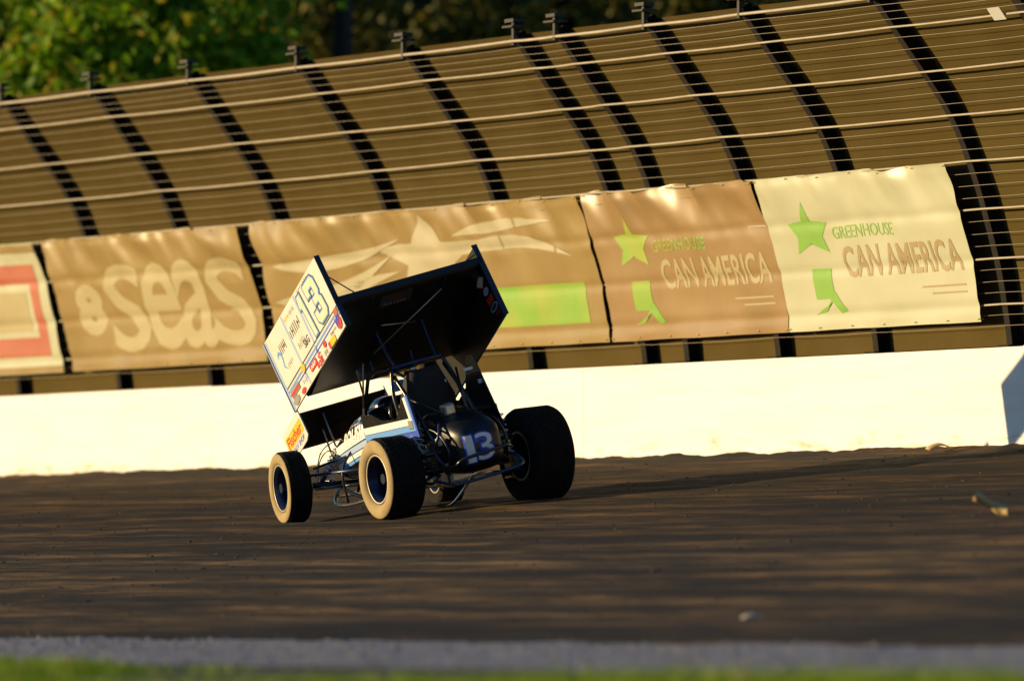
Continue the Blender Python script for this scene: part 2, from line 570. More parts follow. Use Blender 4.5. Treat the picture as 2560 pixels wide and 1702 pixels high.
# cables and wires in front of the posts
def run(h, r, m, name, wob, seed, off):
    path = []
    rr_ = random.Random(seed)
    ps = sorted(POSTS)
    jig = {p: rr_.uniform(-wob, wob) for p in ps}
    for p, q in zip(ps, ps[1:]):
        for k in range(4):
            f = k / 4
            z = h + jig[p] * (1 - f) + jig[q] * f - wob * 1.1 * 4 * f * (1 - f) * rr_.uniform(.6, 1.1)
            path.append(fp(z, p + (q - p) * f, off))
    path.append(fp(h, ps[-1], off))
    tube(name, path, r, m, fence, 6)
CAB = [3.33, 3.05, 2.63, 2.215, 1.78, 1.32, 0.85, 0.41]
for i, h in enumerate(CAB):
    run(h, 0.016 if i == 0 else 0.011, m_cable, 'cable', 0.006, i, 0.0)
for a_, b_ in zip(CAB, CAB[1:] + [0.0]):
    for k in (1, 2, 3):
        if b_ == 0.0 and k == 3: continue
        h = a_ + (b_ - a_) * k / 4
        run(h, 0.0026, m_wire, 'wire', 0.006, int(h * 1000), -0.012)
# small white sign near the top of the rightmost post
V, Fc = [], []
for h in (3.02, 3.13):
    for tt in (110.16, 109.86):
        V.append(fp(h, tt, .02)); V.append(fp(h, tt, .028))
tag(mesh('number_plate', V, [(0, 2, 6, 4), (1, 5, 7, 3), (0, 4, 5, 1), (2, 3, 7, 6), (0, 1, 3, 2), (4, 6, 7, 5)], mat('plate_white', (.5, .5, .48), .6)), 'small pale plate wired high on the fence at the upper right', 'sign').rotation_euler = (0, 0, A)

# ------------------------------------------------------------------ banners
H0, H1 = 0.26, 1.785
def banner_point(bs, u, v, off=0.0):
    """u 0..1 left to right as read, v 0..1 up"""
    t0, t1, seed, wr = bs
    t = t0 + (t1 - t0) * u
    h = H0 + (H1 - H0) * v
    L = abs(t1 - t0)
    x = u * L
    # the cloth is pulled in by the cables and bags between them, with slack folds at the top edge
    w = 0.0
    for c in (1.78, 1.32, 0.85, 0.41):
        w -= 0.013 * math.exp(-((h - c) / 0.05) ** 2)
    w += 0.032 * noise.noise(Vector((x * 0.55, h * 1.6, seed)))
    w += 0.012 * noise.noise(Vector((x * 1.7, h * 2.8, seed + 3)))
    top = max(0.0, (h - 1.15) / 0.63)
    w += wr * top * (0.13 * noise.noise(Vector((x * 1.25 + h * 1.2, h * 1.7, seed + 9))) + 0.055 * noise.noise(Vector((x * 3.0 + h * 2, h * 2.2, seed + 5))))
    bot = max(0.0, (0.65 - h) / 0.4)
    w += bot * 0.02 * noise.noise(Vector((x * 0.9 - h * 2, h * 2, seed + 7)))
    sag = 0.010 * math.sin(u * math.pi * max(2, round(L / 1.1)))
    p = fp(h + sag * (v - .2), t, 0.045 + w + off)
    return p

def print_on(name, bs, shape, x0, x1, y0, y1, m, parent, off=0.0035):
    V2, Fc = shape
    if name == 'small_lettering': off = .009
    V = [banner_point(bs, x0 + (x1 - x0) * x, y0 + (y1 - y0) * y, off) for x, y in V2]
    o = mesh(name, V, Fc, m, parent, True)
    if name == 'small_lettering': o['kind'] = 'stuff'
    return o

def banner(bs, m, label):
    root = empty('banner', (0, 0, 0), A)
    tag(root, label, 'banner', 'banners hung on the catch fence')
    L = abs(bs[1] - bs[0])
    nx, ny = int(L / .05), 64
    V, Fc = [], []
    for side in (0.0, -0.004):
        b = len(V)
        for j in range(ny + 1):
            for i in range(nx + 1):
                V.append(banner_point(bs, i / nx, j / ny, side))
        for j in range(ny):
            for i in range(nx):
                a_ = b + j * (nx + 1) + i
                q = (a_, a_ + 1, a_ + nx + 2, a_ + nx + 1)
                Fc.append(q if side == 0 else q[::-1])
    cl = mesh('cloth', V, Fc, m, root, True)
    k = 0
    n = max(3, round(L / .9))
    for i in range(n + 1):
        for v in (0.985, 0.015):
            u = min(.993, max(.007, i / n))
            c = banner_point(bs, u, v, .006)
            c2 = banner_point(bs, u, v, -.03)
            d = Vector((0, .03, .0))
            tube('tie', [c - d, c + Vector((-.01, 0, .012)), c + d, c2 + d, c2 - d], .0045, M_TIE, root, 5)
    return root
M_TIE = mat('tie_cord', (.7, .55, .2), .6)

m_tan = mat('banner_tan', (0.255, 0.178, 0.06), 0.4, col2=(0.30, 0.21, 0.075), nscale=1.1, spec=.5)
m_tan2 = mat('banner_ochre', (0.265, 0.172, 0.07), 0.4, col2=(0.31, 0.2, 0.085), nscale=1.1, spec=.5)
m_cream = mat('banner_cream', (0.44, 0.445, 0.30), 0.4, col2=(0.48, 0.485, 0.34), nscale=1.1, spec=.5)
m_pale = mat('print_pale', (0.35, 0.295, 0.15), 0.6)
m_palew = mat('print_white', (0.38, 0.34, 0.21), 0.6)
m_red = mat('print_red', (0.38, 0.10, 0.05), 0.6)
m_green = mat('print_green', (0.17, 0.36, 0.04), 0.6)
m_lime = mat('print_lime', (0.15, 0.36, 0.02), 0.6, col2=(0.27, 0.33, 0.03), nscale=1.6)
m_brown = mat('print_brown', (0.31, 0.235, 0.115), 0.6)

B1 = (148.4, 141.84, 1.0, .5)
B2 = (141.55, 134.44, 2.0, 1.0)
B3 = (134.06, 123.50, 3.0, 1.0)
B4 = (123.40, 118.38, 4.0, 1.0)
B5 = (118.36, 113.27, 5.0, .8)
b = banner(B1, m_cream, 'cream banner with a red frame at the far left of the fence')
V2, Fc = [], []
def frame2d(x0, x1, y0, y1, t_, ty):
    return [(x0, x1, y0, y0 + ty), (x0, x1, y1 - ty, y1), (x0, x0 + t_, y0 + ty, y1 - ty), (x1 - t_, x1, y0 + ty, y1 - ty)]
for (x0, x1, y0, y1) in frame2d(.05, .95, .13, .84, .05, .15):
    print_on('red_frame', B1, rect2d(80, 30), x0, x1, y0, y1, m_red, b)
print_on('khaki_hem', B1, rect2d(100, 4), 0.002, .998, .005, .055, m_tan, b)
print_on('khaki_hem', B1, rect2d(100, 4), 0.002, .998, .93, .99, m_tan, b)
print_on('pale_field', B1, rect2d(90, 20), .13, .87, .33, .63, m_pale, b)

b = banner(B2, m_tan, 'tan banner with one large pale word, second from the left')
print_on('small_mark', B2, text2d('8', .06, cuts=(20, 26)), .09, .23, .26, .66, m_pale, b)
for ch, x0, x1 in (('S', .25, .45), ('e', .44, .62), ('a', .61, .78), ('S', .77, .97)):
    print_on('lettering', B2, text2d(ch, .018, cuts=(28, 42)), x0, x1, .12, .79, m_pale, b)

b = banner(B3, m_tan, 'long tan banner with a white winged star and a green block, behind the car')
def star(n, r0, r1):
    return [(0.5 + (r0 if k % 2 == 0 else r1) * math.sin(math.pi * k / n), 0.5 + (r0 if k % 2 == 0 else r1) * math.cos(math.pi * k / n)) for k in range(2 * n)]
print_on('star', B3, poly2d(star(5, .5, .22), (60, 40)), .36, .70, .34, .97, m_palew, b)
def swoosh(x0, y0, x1, y1, bow, w):
    P = []
    n = 14
    for i in range(n + 1):
        f = i / n
        P.append((x0 + (x1 - x0) * f, y0 + (y1 - y0) * f + bow * math.sin(math.pi * f) + w * math.sin(math.pi * f ** .8)))
    for i in range(n - 1, 0, -1):
        f = i / n
        P.append((x0 + (x1 - x0) * f, y0 + (y1 - y0) * f + bow * math.sin(math.pi * f) - w * math.sin(math.pi * f ** .8)))
    return P
for a_ in ((.02, .42, .42, .70, -.10, .06), (.04, .68, .45, .80, -.06, .05), (.08, .12, .44, .58, .10, .05), (.60, .66, .95, .60, .10, .05), (.62, .80, .90, .84, .03, .04)):
    print_on('wing_stroke', B3, poly2d(swoosh(*a_), (180, 60)), 0, 1, 0, 1, m_palew, b, .009)
print_on('green_block', B3, rect2d(64, 18), .62, .955, .14, .42, m_lime, b)
print_on('green_block', B3, rect2d(36, 18), .17, .36, .14, .40, m_lime, b)

def advert(B, b, m_txt, m_gr):
    # leafy green figure, a green line of small words, one big word and a small word below
    print_on('green_leaf', B, poly2d([(.5, 1), (.6, .7), (1, .66), (.82, .45), (.9, .2), (.5, .34), (.1, .2), (.2, .45), (0, .66), (.38, .7)], (20, 28)), .11, .31, .42, .84, m_gr, b)
    print_on('green_leaf', B, rect2d(10, 14), .17, .27, .20, .40, m_gr, b)
    print_on('green_leaf', B, poly2d([(0, 0), (.35, .1), (.7, 1), (1, .1), (.8, 0), (.6, .5)], (16, 12)), .15, .32, .10, .26, m_gr, b)
    print_on('lettering', B, text2d('GREENHOUSE', .0, cuts=(30, 6)), .33, .64, .585, .665, m_gr, b)
    print_on('lettering', B, text2d('CAN AMERICA', .02, cuts=(60, 14)), .35, .955, .33, .535, m_txt, b)
    for yy in (.19, .235):
        print_on('print_line', B, rect2d(22, 1), .73 + (.235 - yy), .95, yy, yy + .012, m_txt, b)
b = banner(B4, m_tan2, 'ochre banner with a green figure and pale lettering, beside the cream one')
advert(B4, b, m_pale, m_lime)
b = banner(B5, m_cream, 'cream banner with a green figure and brown lettering at the right')
advert(B5, b, m_brown, m_green)

# ------------------------------------------------------------------ litter on the track
def litter(name, s, t, pts, thick, m, label, rz, cat):
    V, Fc = [], []
    n = len(pts[0])
    for side in (0, thick):
        for row in pts:
            for p in row: V.append((p[0], p[1], p[2] + side))
    N = len(pts) * n
    for i in range(len(pts) - 1):
        for j in range(n - 1):
            a_ = i * n + j
            Fc.append((a_, a_ + n, a_ + n + 1, a_ + 1))
            Fc.append((a_ + N, a_ + 1 + N, a_ + n + 1 + N, a_ + n + N))
    rim = [j for j in range(n)] + [i * n + n - 1 for i in range(1, len(pts))] + [(len(pts) - 1) * n + j for j in range(n - 2, -1, -1)] + [i * n for i in range(len(pts) - 2, 0, -1)]
    for k in range(len(rim)):
        a_, c_ = rim[k], rim[(k + 1) % len(rim)]
        Fc.append((a_, c_, c_ + N, a_ + N))
    o = mesh(name, V, Fc, m, None, True)
    w = Matrix.Rotation(A, 3, 'Z') @ Vector((s, t, 0))
    o.location = (w.x, w.y, zdirt(s, t))
    o.rotation_euler = (0, 0, rz)
    tag(o, label, cat)
    return o
m_card = mat('cardboard', (0.44, 0.30, 0.13), 0.8, col2=(0.5, 0.36, 0.17), nscale=8)
rr = random.Random(4)
V, Fc = [], []
NR, NA_ = 14, 14
for i in range(NR):
    f = i / (NR - 1)
    c = Vector((0.13 - 0.27 * f, 0.05 * math.sin(f * 5), 0.055 + 0.13 * f ** 1.3))
    rad = 0.055 + 0.012 * math.sin(f * 8) - .012 * f
    ax = Vector((-.27, .05, .13 * 1.3 * f ** .3)).normalized()
    u = ax.cross(Vector((0, 1, 0))).normalized(); w = ax.cross(u)
    for k in range(NA_):
        a = 2 * math.pi * k / NA_
        q = rad * (1 + .35 * noise.noise(Vector((f * 4, math.cos(a) * 1.4, math.sin(a) * 1.4 + 7))))
        p = c + (u * math.cos(a) * .8 + w * math.sin(a) * 1.15) * q
        p.z = max(p.z, .0)
        V.append(p)
for i in range(NR - 1):
    for k in range(NA_):
        Fc.append((i * NA_ + k, i * NA_ + (k + 1) % NA_, (i + 1) * NA_ + (k + 1) % NA_, (i + 1) * NA_ + k))
Fc.append(tuple((NR - 1) * NA_ + k for k in range(NA_)))
o = mesh('crumpled_cardboard', V, Fc, m_card)
wq = Matrix.Rotation(A, 3, 'Z') @ Vector((39.19, 95.84, 0))
o.location = (wq.x, wq.y, zdirt(39.19, 95.84) - .005)
sm = o.modifiers.new('thick', 'SOLIDIFY'); sm.thickness = .006
tag(o, 'crumpled tan piece of cardboard on the dirt at the right', 'scrap')
rows = [[(0.075 - 0.15 * i / 8, 0.03 * (j - 1), 0.004 + 0.022 * math.sin(math.pi * i / 8) + .005 * j) for j in range(3)] for i in range(9)]
litter('paper_scrap', 32.2, 83.2, rows, .006, mat('paper', (.62, .56, .45), .7), 'small curled pale paper scrap low on the dirt', R(6), 'scrap')
rows = [[(0.13 - 0.26 * i / 8, 0.06 * (j - 1), 0.01 + 0.05 * math.sin(math.pi * i / 8) + .01 * j) for j in range(3)] for i in range(9)]
litter('rubber_scrap', 45.95, 113.7, rows, .012, m_card, 'small tan scrap lying against the foot of the wall', 0.3, 'scrap')

# ------------------------------------------------------------------ trees behind the fence
m_bark = mat('bark', (0.018, 0.015, 0.012), 0.95, col2=(0.04, 0.032, 0.025), nscale=5, stretch=(3, 3, .6), bump=.6)
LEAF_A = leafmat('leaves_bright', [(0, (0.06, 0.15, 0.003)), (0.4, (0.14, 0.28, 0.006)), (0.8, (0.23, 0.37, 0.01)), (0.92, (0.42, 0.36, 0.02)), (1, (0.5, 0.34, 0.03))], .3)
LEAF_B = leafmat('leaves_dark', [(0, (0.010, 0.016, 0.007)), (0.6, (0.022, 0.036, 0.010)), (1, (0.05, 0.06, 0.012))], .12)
LEAF_C = leafmat('leaves_dusky', [(0, (0.03, 0.042, 0.008)), (0.6, (0.06, 0.078, 0.01)), (1, (0.2, 0.16, 0.012))], .2)
LEAF_D = leafmat('leaves_autumn', [(0, (0.04, 0.08, 0.005)), (0.45, (0.12, 0.16, 0.008)), (0.7, (0.30, 0.17, 0.012)), (1, (0.34, 0.10, 0.01))], .3)
def tree(name, x, y, h, rad, z_lo, leaf, label, n_clump, per, lsize, trunk_r, seed, lean_=(0, 0), cat='tree'):
    rr = random.Random(seed)
    root = empty(name, (x, y, ZB - .03))
    tag(root, label, cat, 'trees beyond the catch fence')
    top = Vector((lean_[0], lean_[1], h))
    path = [Vector((0, 0, 0)), Vector((rr.uniform(-.1, .1), 0, h * .25)) + top * 0.0, Vector((lean_[0] * .4, lean_[1] * .4, h * .55)), top * .94]
    path = smooth_path(path, 5)
    rs = [trunk_r * (1.15 - 0.95 * i / (len(path) - 1)) for i in range(len(path))]
    tr = mesh('trunk', *tube_geo([path], rs, 10), m_bark, root, True)
    cz, hz = (z_lo + h) / 2, (h - z_lo) / 2
    paths, cl = [], []
    for i in range(n_clump):
        while True:
            p = Vector((rr.uniform(-1, 1), rr.uniform(-1, 1), rr.uniform(-1, 1)))
            if .25 < p.length < 1: break
        if noise.noise(p * 2.2 + Vector((seed, 0, 0))) < -0.22: continue
        c = Vector((p.x * rad, p.y * rad, cz + p.z * hz))
        cl.append(c)
        if i % 5 == 0:
            z0 = max(z_lo * .7, c.z - rad * .8)
            f = min(1, z0 / h)
            st = Vector((lean_[0] * f, lean_[1] * f, z0))
            paths.append([st, st.lerp(c, .5) + Vector((0, 0, .15)), c])
    if paths:
        V, Fc = [], []
        for p_ in paths:
            g = tube_geo([p_], [trunk_r * .34, trunk_r * .22, .012], 5)
            V, Fc = join_geo((V, Fc), g)
        mesh('limbs', V, Fc, m_bark, root, True)
    V, Fc = [], []
    for c in cl:
        cr = rr.uniform(.45, .95) * min(1.0, rad / 2.6)
        for k in range(per):
            d = Vector((rr.gauss(0, .5), rr.gauss(0, .5), rr.gauss(0, .36))) * cr
            p = c + d
            n1 = Vector((rr.uniform(-1, 1), rr.uniform(-1, 1), rr.uniform(-.4, 1))).normalized()
            u = n1.cross(Vector((rr.uniform(-1, 1), rr.uniform(-1, 1), rr.uniform(-1, 1)))).normalized()
            w = n1.cross(u)
            s_ = lsize * rr.uniform(.6, 1.3)
            b = len(V)
            V += [p - u * s_, p + w * s_ * .42, p + u * s_, p - w * s_ * .42]
            Fc.append((b, b + 1, b + 2, b + 3))
    mesh('crown', V, Fc, leaf, root)
    return root
tree('broadleaf_tree', -7.9, 178, 12, 2.6, 1.2, LEAF_A, 'bright green leafy tree at the top left corner beyond the fence', 210, 120, .13, .2, 1)
tree('broadleaf_tree', -5.1, 175, 10.6, 2.0, 1.4, LEAF_A, 'bright green yellowing tree left of the dark trunk', 190, 120, .13, .18, 2)
tree('broadleaf_tree', -6.2, 186, 13.5, 2.8, 2.5, LEAF_A, 'taller green tree behind the yellowing one', 200, 110, .15, .22, 4)
tree('tall_tree', -2.55, 187, 15.5, 3.6, 10.8, LEAF_C, 'tall tree with a bare dark trunk rising behind the fence', 120, 110, .15, .26, 5, (.15, .3))
# the low dusky understorey and the dark wood behind
for i, (x, y, h, rad, zl, lf, lab) in enumerate([
        (-2.9, 194, 8.6, 2.0, 1, LEAF_C, 'olive bush behind the bare dark trunk'),
        (0.2, 196, 8.7, 2.3, 1, LEAF_C, 'olive bushy tree in the gap above the fence, right of the trunk'),
        (3.6, 197, 9.6, 2.4, 1, LEAF_C, 'olive bushy tree above the paired fence posts'),
        (5.05, 190, 9.05, 0.9, 2, LEAF_D, 'small orange and green tree peeping over the fence at the right'),
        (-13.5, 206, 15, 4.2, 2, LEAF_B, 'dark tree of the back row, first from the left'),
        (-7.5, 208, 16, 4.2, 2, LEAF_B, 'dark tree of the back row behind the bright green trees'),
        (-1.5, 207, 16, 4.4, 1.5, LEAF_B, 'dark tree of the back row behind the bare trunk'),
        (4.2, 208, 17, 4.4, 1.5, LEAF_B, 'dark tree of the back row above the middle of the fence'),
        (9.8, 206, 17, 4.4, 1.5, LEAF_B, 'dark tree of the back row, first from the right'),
        (-10.5, 216, 18, 5, 1.5, LEAF_B, 'rearmost dark-leaved tree at the far left of the wood'),
        (-3.5, 217, 18, 5, 1.5, LEAF_B, 'rearmost dark-leaved tree in the left middle of the wood'),
        (3.2, 217, 18, 5, 1.5, LEAF_B, 'rearmost dark-leaved tree in the right middle of the wood'),
        (10.5, 216, 18, 5, 1.5, LEAF_B, 'rearmost dark-leaved tree at the far right of the wood')]):
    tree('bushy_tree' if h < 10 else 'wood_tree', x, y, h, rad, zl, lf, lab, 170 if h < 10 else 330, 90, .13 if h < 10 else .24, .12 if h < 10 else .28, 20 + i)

# ------------------------------------------------------------------ the sprint car
psi = R(25.6)
fh = Vector((-math.sin(psi), math.cos(psi), 0))
nw = Vector((math.cos(A), math.sin(A), 0))
up = (Vector((0, 0, 1)) - nw * 0.112).normalized()
fx = (fh - up * fh.dot(up)).normalized()
ly = up.cross(fx)
car = empty('sprint_car')
tag(car, 'black and white winged sprint car number 13 sliding along the dirt', 'race car')
cw = Matrix.Rotation(A, 3, 'Z') @ Vector((41.15, 113.81, 0))
M = Matrix((fx, ly, up)).transposed().to_4x4()
M.translation = Vector((cw.x, cw.y, ztrack(41.15) - 0.012))
car.matrix_world = M

ROLL = R(-8.5)                 # the sprung body leans down to the left
PIV = Vector((0, 0, .40))
RM = Matrix.Rotation(ROLL, 3, 'X')
def bd(p): return PIV + RM @ (Vector(p) - PIV)
YB = 0.10

m_black = mat('black_paint', (0.006, 0.006, 0.007), 0.22, coat=0.6, col2=(0.012, 0.010, 0.008), nscale=5)
m_foil = mat('wing_black', (0.007, 0.0065, 0.006), 0.35, col2=(0.02, 0.015, 0.009), nscale=3)
m_white = mat('wing_white', (0.74, 0.70, 0.64), 0.4, col2=(0.66, 0.60, 0.50), nscale=3, lo=.5, hi=.8)
m_tubing = mat('frame_tube', (0.012, 0.013, 0.016), 0.3, 0.0, coat=.4)
m_blue_t = mat('blue_tube', (0.03, 0.05, 0.12), 0.35, 0.3)
m_chrome = mat('plated_tube', (0.62, 0.58, 0.50), 0.22, 1.0)
m_alu = mat('aluminium', (0.5, 0.49, 0.46), 0.4, 0.9, col2=(0.4, 0.37, 0.32), nscale=9)
m_rubber = mat('tread_rubber', (0.006, 0.006, 0.006), 0.9, col2=(0.013, 0.011, 0.009), nscale=7, bump=.5, bscale=22, spec=.2)
m_dust = mat('dusty_sidewall', (0.31, 0.235, 0.115), 0.9, col2=(0.39, 0.30, 0.16), nscale=5, bump=.1, spec=.15)
m_rim = mat('wheel_black', (0.008, 0.018, 0.05), 0.28, 0.3)
m_lip = mat('wheel_lip', (0.34, 0.30, 0.22), 0.45, 0.6)
m_navy = mat('edge_navy', (0.012, 0.02, 0.045), 0.35)
m_ink = mat('print_ink', (0.03, 0.035, 0.045), 0.5)
m_sky = mat('print_skyblue', (0.12, 0.33, 0.78), 0.45)
m_royal = mat('print_royal', (0.02, 0.08, 0.55), 0.45)
m_lblue = mat('print_paleblue', (0.35, 0.48, 0.75), 0.45)
m_pred = mat('decal_red', (0.62, 0.03, 0.025), 0.45)
m_pyel = mat('decal_yellow', (0.72, 0.48, 0.02), 0.45)
m_pwhite = mat('decal_white', (0.84, 0.83, 0.81), 0.45)
m_pgrey = mat('decal_grey', (0.30, 0.29, 0.27), 0.45)
m_mint = mat('number_mint', (0.60, 0.66, 0.45), 0.45, col2=(0.72, 0.72, 0.60), nscale=2.5, stretch=(1, 1, 1))

def lathe(name, prof, n, m, parent, frame, mi=None, closed=False):
    """profile of (y, r) turned about the local y axis; frame maps (x, y, z) into the car"""
    V = []
    for y, r in prof:
        for k in range(n):
            a = 2 * math.pi * k / n
            V.append(frame(Vector((r * math.cos(a), y, r * math.sin(a)))))
    Fc, MI = [], []
    P = len(prof)
    for i in range(P if closed else P - 1):
        j = (i + 1) % P
        for k in range(n):
            q = (k + 1) % n
            Fc.append((i * n + k, i * n + q, j * n + q, j * n + k))
            MI.append(mi[i] if mi else 0)
    return mesh(name, V, Fc, m, parent, True, MI)

def wheel(cx, cy, r, w, rim_r, steer, outer, camber=0.0):
    """outer = +1 when the outside face points to the car's left"""
    RZ = Matrix.Rotation(steer, 3, 'Z') @ Matrix.Rotation(camber, 3, 'X')
    def fr(p): return Vector((cx, cy, r)) + RZ @ p
    h = w / 2
    rl = rim_r
    wl_prof = [(-h * .86, rl * .96), (-h * .86, rl + .012), (-h * .80, rl + .012), (-h * .74, rl * .93), (-h * .1, rl * .84), (h * .1, rl * .84), (h * .74, rl * .93),
               (h * .80, rl + .012), (h * .86, rl + .012), (h * .86, rl * .97), (h * .7, rl * .93), (-h * .25, rl * .86), (-.32 * h, rl * .5), (-.32 * h, rl * .25),
               (-.36 * h, rl * .25), (-.36 * h, rl * .5), (-.36 * h, rl * .84), (-h * .7, rl * .91)]
    mi = [1, 1, 0, 0, 0, 0, 0, 1, 1, 0, 0, 0, 0, 0, 0, 0, 0, 0]
    wo = lathe('wheel', wl_prof, 40, [m_rim, m_lip], car, fr, mi, True)
    # tyre, outside sidewall dusty
    sd = r - rl
    pr = []
    side = [(.80, .0), (.93, .14), (1.0, .38), (1.0, .60), (.965, .80), (.91, .91), (.82, .975), (.68, .995)]
    for y, f in side: pr.append((-h * y, rl + .012 + (sd - .012) * f))
    pr.append((0, r))
    for y, f in reversed(side): pr.append((h * y, rl + .012 + (sd - .012) * f))
    N = len(pr)
    mi = []
    for i in range(N):
        sw_ = (i < 5) or (i >= N - 6 and i < N - 1)
        mi.append(1 if sw_ and ((i < 5) == (outer < 0)) else 0)
    mi[N - 1] = 0
    lathe('tyre', pr, 72, [m_rubber, m_dust], wo, fr, mi, True)
    # hub and nuts
    V, Fc = tube_geo([[fr(Vector((0, -.10, 0))), fr(Vector((0, .10, 0)))]], rl * .22, 14)
    mesh('hub', V, Fc, m_rim, wo, False)
    # tread blocks standing out of the tread
    bv, bf = [], []
    rows_ = 5 if w > .3 else 3
    nb = 44 if w > .3 else 40
    for k in range(nb):
        for q in range(rows_):
            a0 = 2 * math.pi * (k + (.5 if q % 2 else 0)) / nb
            da = 2 * math.pi / nb * .36
            y0 = -h * .74 + (q + .08) * (h * 1.48 / rows_); y1 = y0 + h * 1.48 / rows_ * .84
            b = len(bv)
            for rr_ in (r - .012, r + .0065):
                for aa, yy in ((a0 - da, y0), (a0 + da, y0), (a0 + da, y1), (a0 - da, y1)):
                    bv.append(fr(Vector((rr_ * math.cos(aa), yy, rr_ * math.sin(aa)))))
            bf += [tuple(i + b for i in f) for f in BOXF]
    tb = mesh('tread_blocks', bv, bf, m_rubber, wo)
    tb['kind'] = 'stuff'
    return wo
wheel(0, .775, .388, .375, .228, 0.0, +1)
wheel(0, -.765, .450, .44, .228, 0.0, -1)
wheel(2.2, .840, .345, .24, .222, R(-7), +1)
wheel(2.2, -.80, .350, .25, .222, R(-7), -1)

# ---- running gear (unsprung)
tube('rear_axle', [(0, .72, .40), (0, -.72, .44)], .038, m_tubing, car, 10)
tube('front_axle', [(2.2, .80, .345), (2.18, .2, .32), (2.18, -.2, .33), (2.2, -.78, .35)], .03, m_tubing, car, 10)
tube('radius_rod', [(2.12, .66, .44), (1.1, .56, .47)], .017, m_blue_t, car)
tube('radius_rod', [(2.15, .60, .30), (1.2, .50, .33)], .017, m_tubing, car)
tube('radius_rod', [(1.0, .55, .50), (.04, .56, .52)], .018, m_chrome, car)
tube('radius_rod', [(1.0, .5, .30), (.04, .56, .29)], .018, m_blue_t, car)
tube('radius_rod', [(1.0, -.40, .5), (.04, -.5, .54)], .018, m_tubing, car)
tube('radius_rod', [(1.0, -.40, .3), (.04, -.5, .32)], .018, m_tubing, car)
tube('steering_drag_link', [(2.1, .62, .50), (1.55, .42, .62), (1.0, .40, .72)], .013, m_tubing, car)
tube('rear_torsion_tube', [(-.22, .55, .56), (-.22, -.42, .66)], .024, m_tubing, car)
tube('torsion_arm', [(-.22, .52, .56), (.02, .56, .46)], .016, m_alu, car)
tube('torsion_arm', [(-.22, -.42, .66), (.02, -.48, .52)], .016, m_alu, car)
for y in (.56, -.5):
    V, Fc = tube_geo([[(0, y - .05, .41), (0, y + .05, .41)]], .085, 12)
    mesh('birdcage', V, Fc, m_alu, car, False)
# brake disc in front
V, Fc = tube_geo([[(2.19, .665, .345), (2.19, .68, .345)]], .13, 24)
mesh('brake_disc', V, Fc, m_alu, car)

def shock(p0, p1, name='shock_absorber'):
    p0, p1 = Vector(p0), Vector(p1)
    d = p1 - p0
    body = mesh(name, *tube_geo([[p0, p0 + d * .55]], .026, 10), m_alu, car, True)
    mesh('shaft', *tube_geo([[p0 + d * .5, p1]], .011, 8), m_chrome, body, True)
    u = d.normalized().cross(Vector((1, 0, 0))).normalized(); w = u.cross(d.normalized())
    path = []
    for k in range(97):
        f = k / 96; a = 2 * math.pi * 8 * f
        path.append(p0 + d * (.12 + .72 * f) + (u * math.cos(a) + w * math.sin(a)) * .042)
    mesh('coil_spring', *tube_geo([path], .0065, 5), m_pwhite, body, True)
    return body
shock((-.12, .53, .36), (-.06, .46, .92))
shock((-.12, -.45, .40), (-.06, -.36, .98))
shock((2.1, .55, .36), (1.95, .36, .74))

# ---- chassis and cage (sprung)
T = lambda name, pts, r=.019, m=m_tubing, k=5: tube(name, smooth_path(pts, k) if len(pts) > 2 else pts, r, m, car, 8, bd)
hw = .33
def L(pts, s): return [(x, YB + s * y, z) for x, y, z in pts]
for s in (1, -1):
    T('lower_rail', L([(-.25, .30, .46), (.1, .33, .38), (1.2, .33, .24), (2.0, .25, .30), (2.42, .20, .42)], s))
    T('upper_rail', L([(-.3, .27, .72), (.3, .33, .86), (1.05, .33, .80), (1.8, .27, .66), (2.38, .20, .52)], s))
    T('hoop_upright', L([(.12, .34, .42), (.16, .35, .9), (.24, .34, 1.22), (.30, .27, 1.48)], s))
    T('halo_rail', L([(.30, .27, 1.48), (.62, .27, 1.47), (.92, .25, 1.39)], s))
    T('front_upright', L([(.92, .25, 1.39), (1.02, .31, 1.1), (1.1, .33, .80)], s))
    T('rear_brace', L([(.28, .27, 1.40), (-.02, .28, 1.08), (-.28, .27, .72)], s))
    T('side_brace', L([(.16, .35, .86), (1.08, .33, .26)], s), .015)
    T('side_brace', L([(1.08, .33, .80), (1.7, .28, .30)], s), .015)
    T('wing_post', L([(.30, .22, 1.47), (.42, .24, 1.66), (.50, .25, 1.86)], s), .013, m_blue_t)
    T('wing_post', L([(.86, .22, 1.40), (.84, .22, 1.50), (.86, .22, 1.60)], s), .013, m_blue_t)
T('hoop_cross_bar', [(.30, YB + .27, 1.48), (.30, YB - .27, 1.48)], .021, m_blue_t)
T('hoop_cross_bar', [(.92, YB + .25, 1.39), (.92, YB - .25, 1.39)])
T('cage_diagonal', [(.30, YB + .26, 1.46), (.16, YB - .33, .9)], .015)
T('wing_slider_rod', [(.10, YB + .35, 1.92), (.66, YB - .42, 1.80)], .007, m_alu)
T('wing_slider_rod', [(.55, YB + .30, 1.64), (.16, YB - .38, 2.1)], .007, m_alu)
T('wing_slider_rod', [(.62, YB + .12, 1.44), (.66, YB + .13, 1.78)], .012, m_tubing)
T('wing_slider_rod', [(1.0, YB + .30, 1.2), (.9, YB + .36, 1.6)], .010, m_alu)
T('wing_slider_rod', [(1.08, YB + .33, .98), (.84, YB + .30, 1.56)], .010, m_alu)

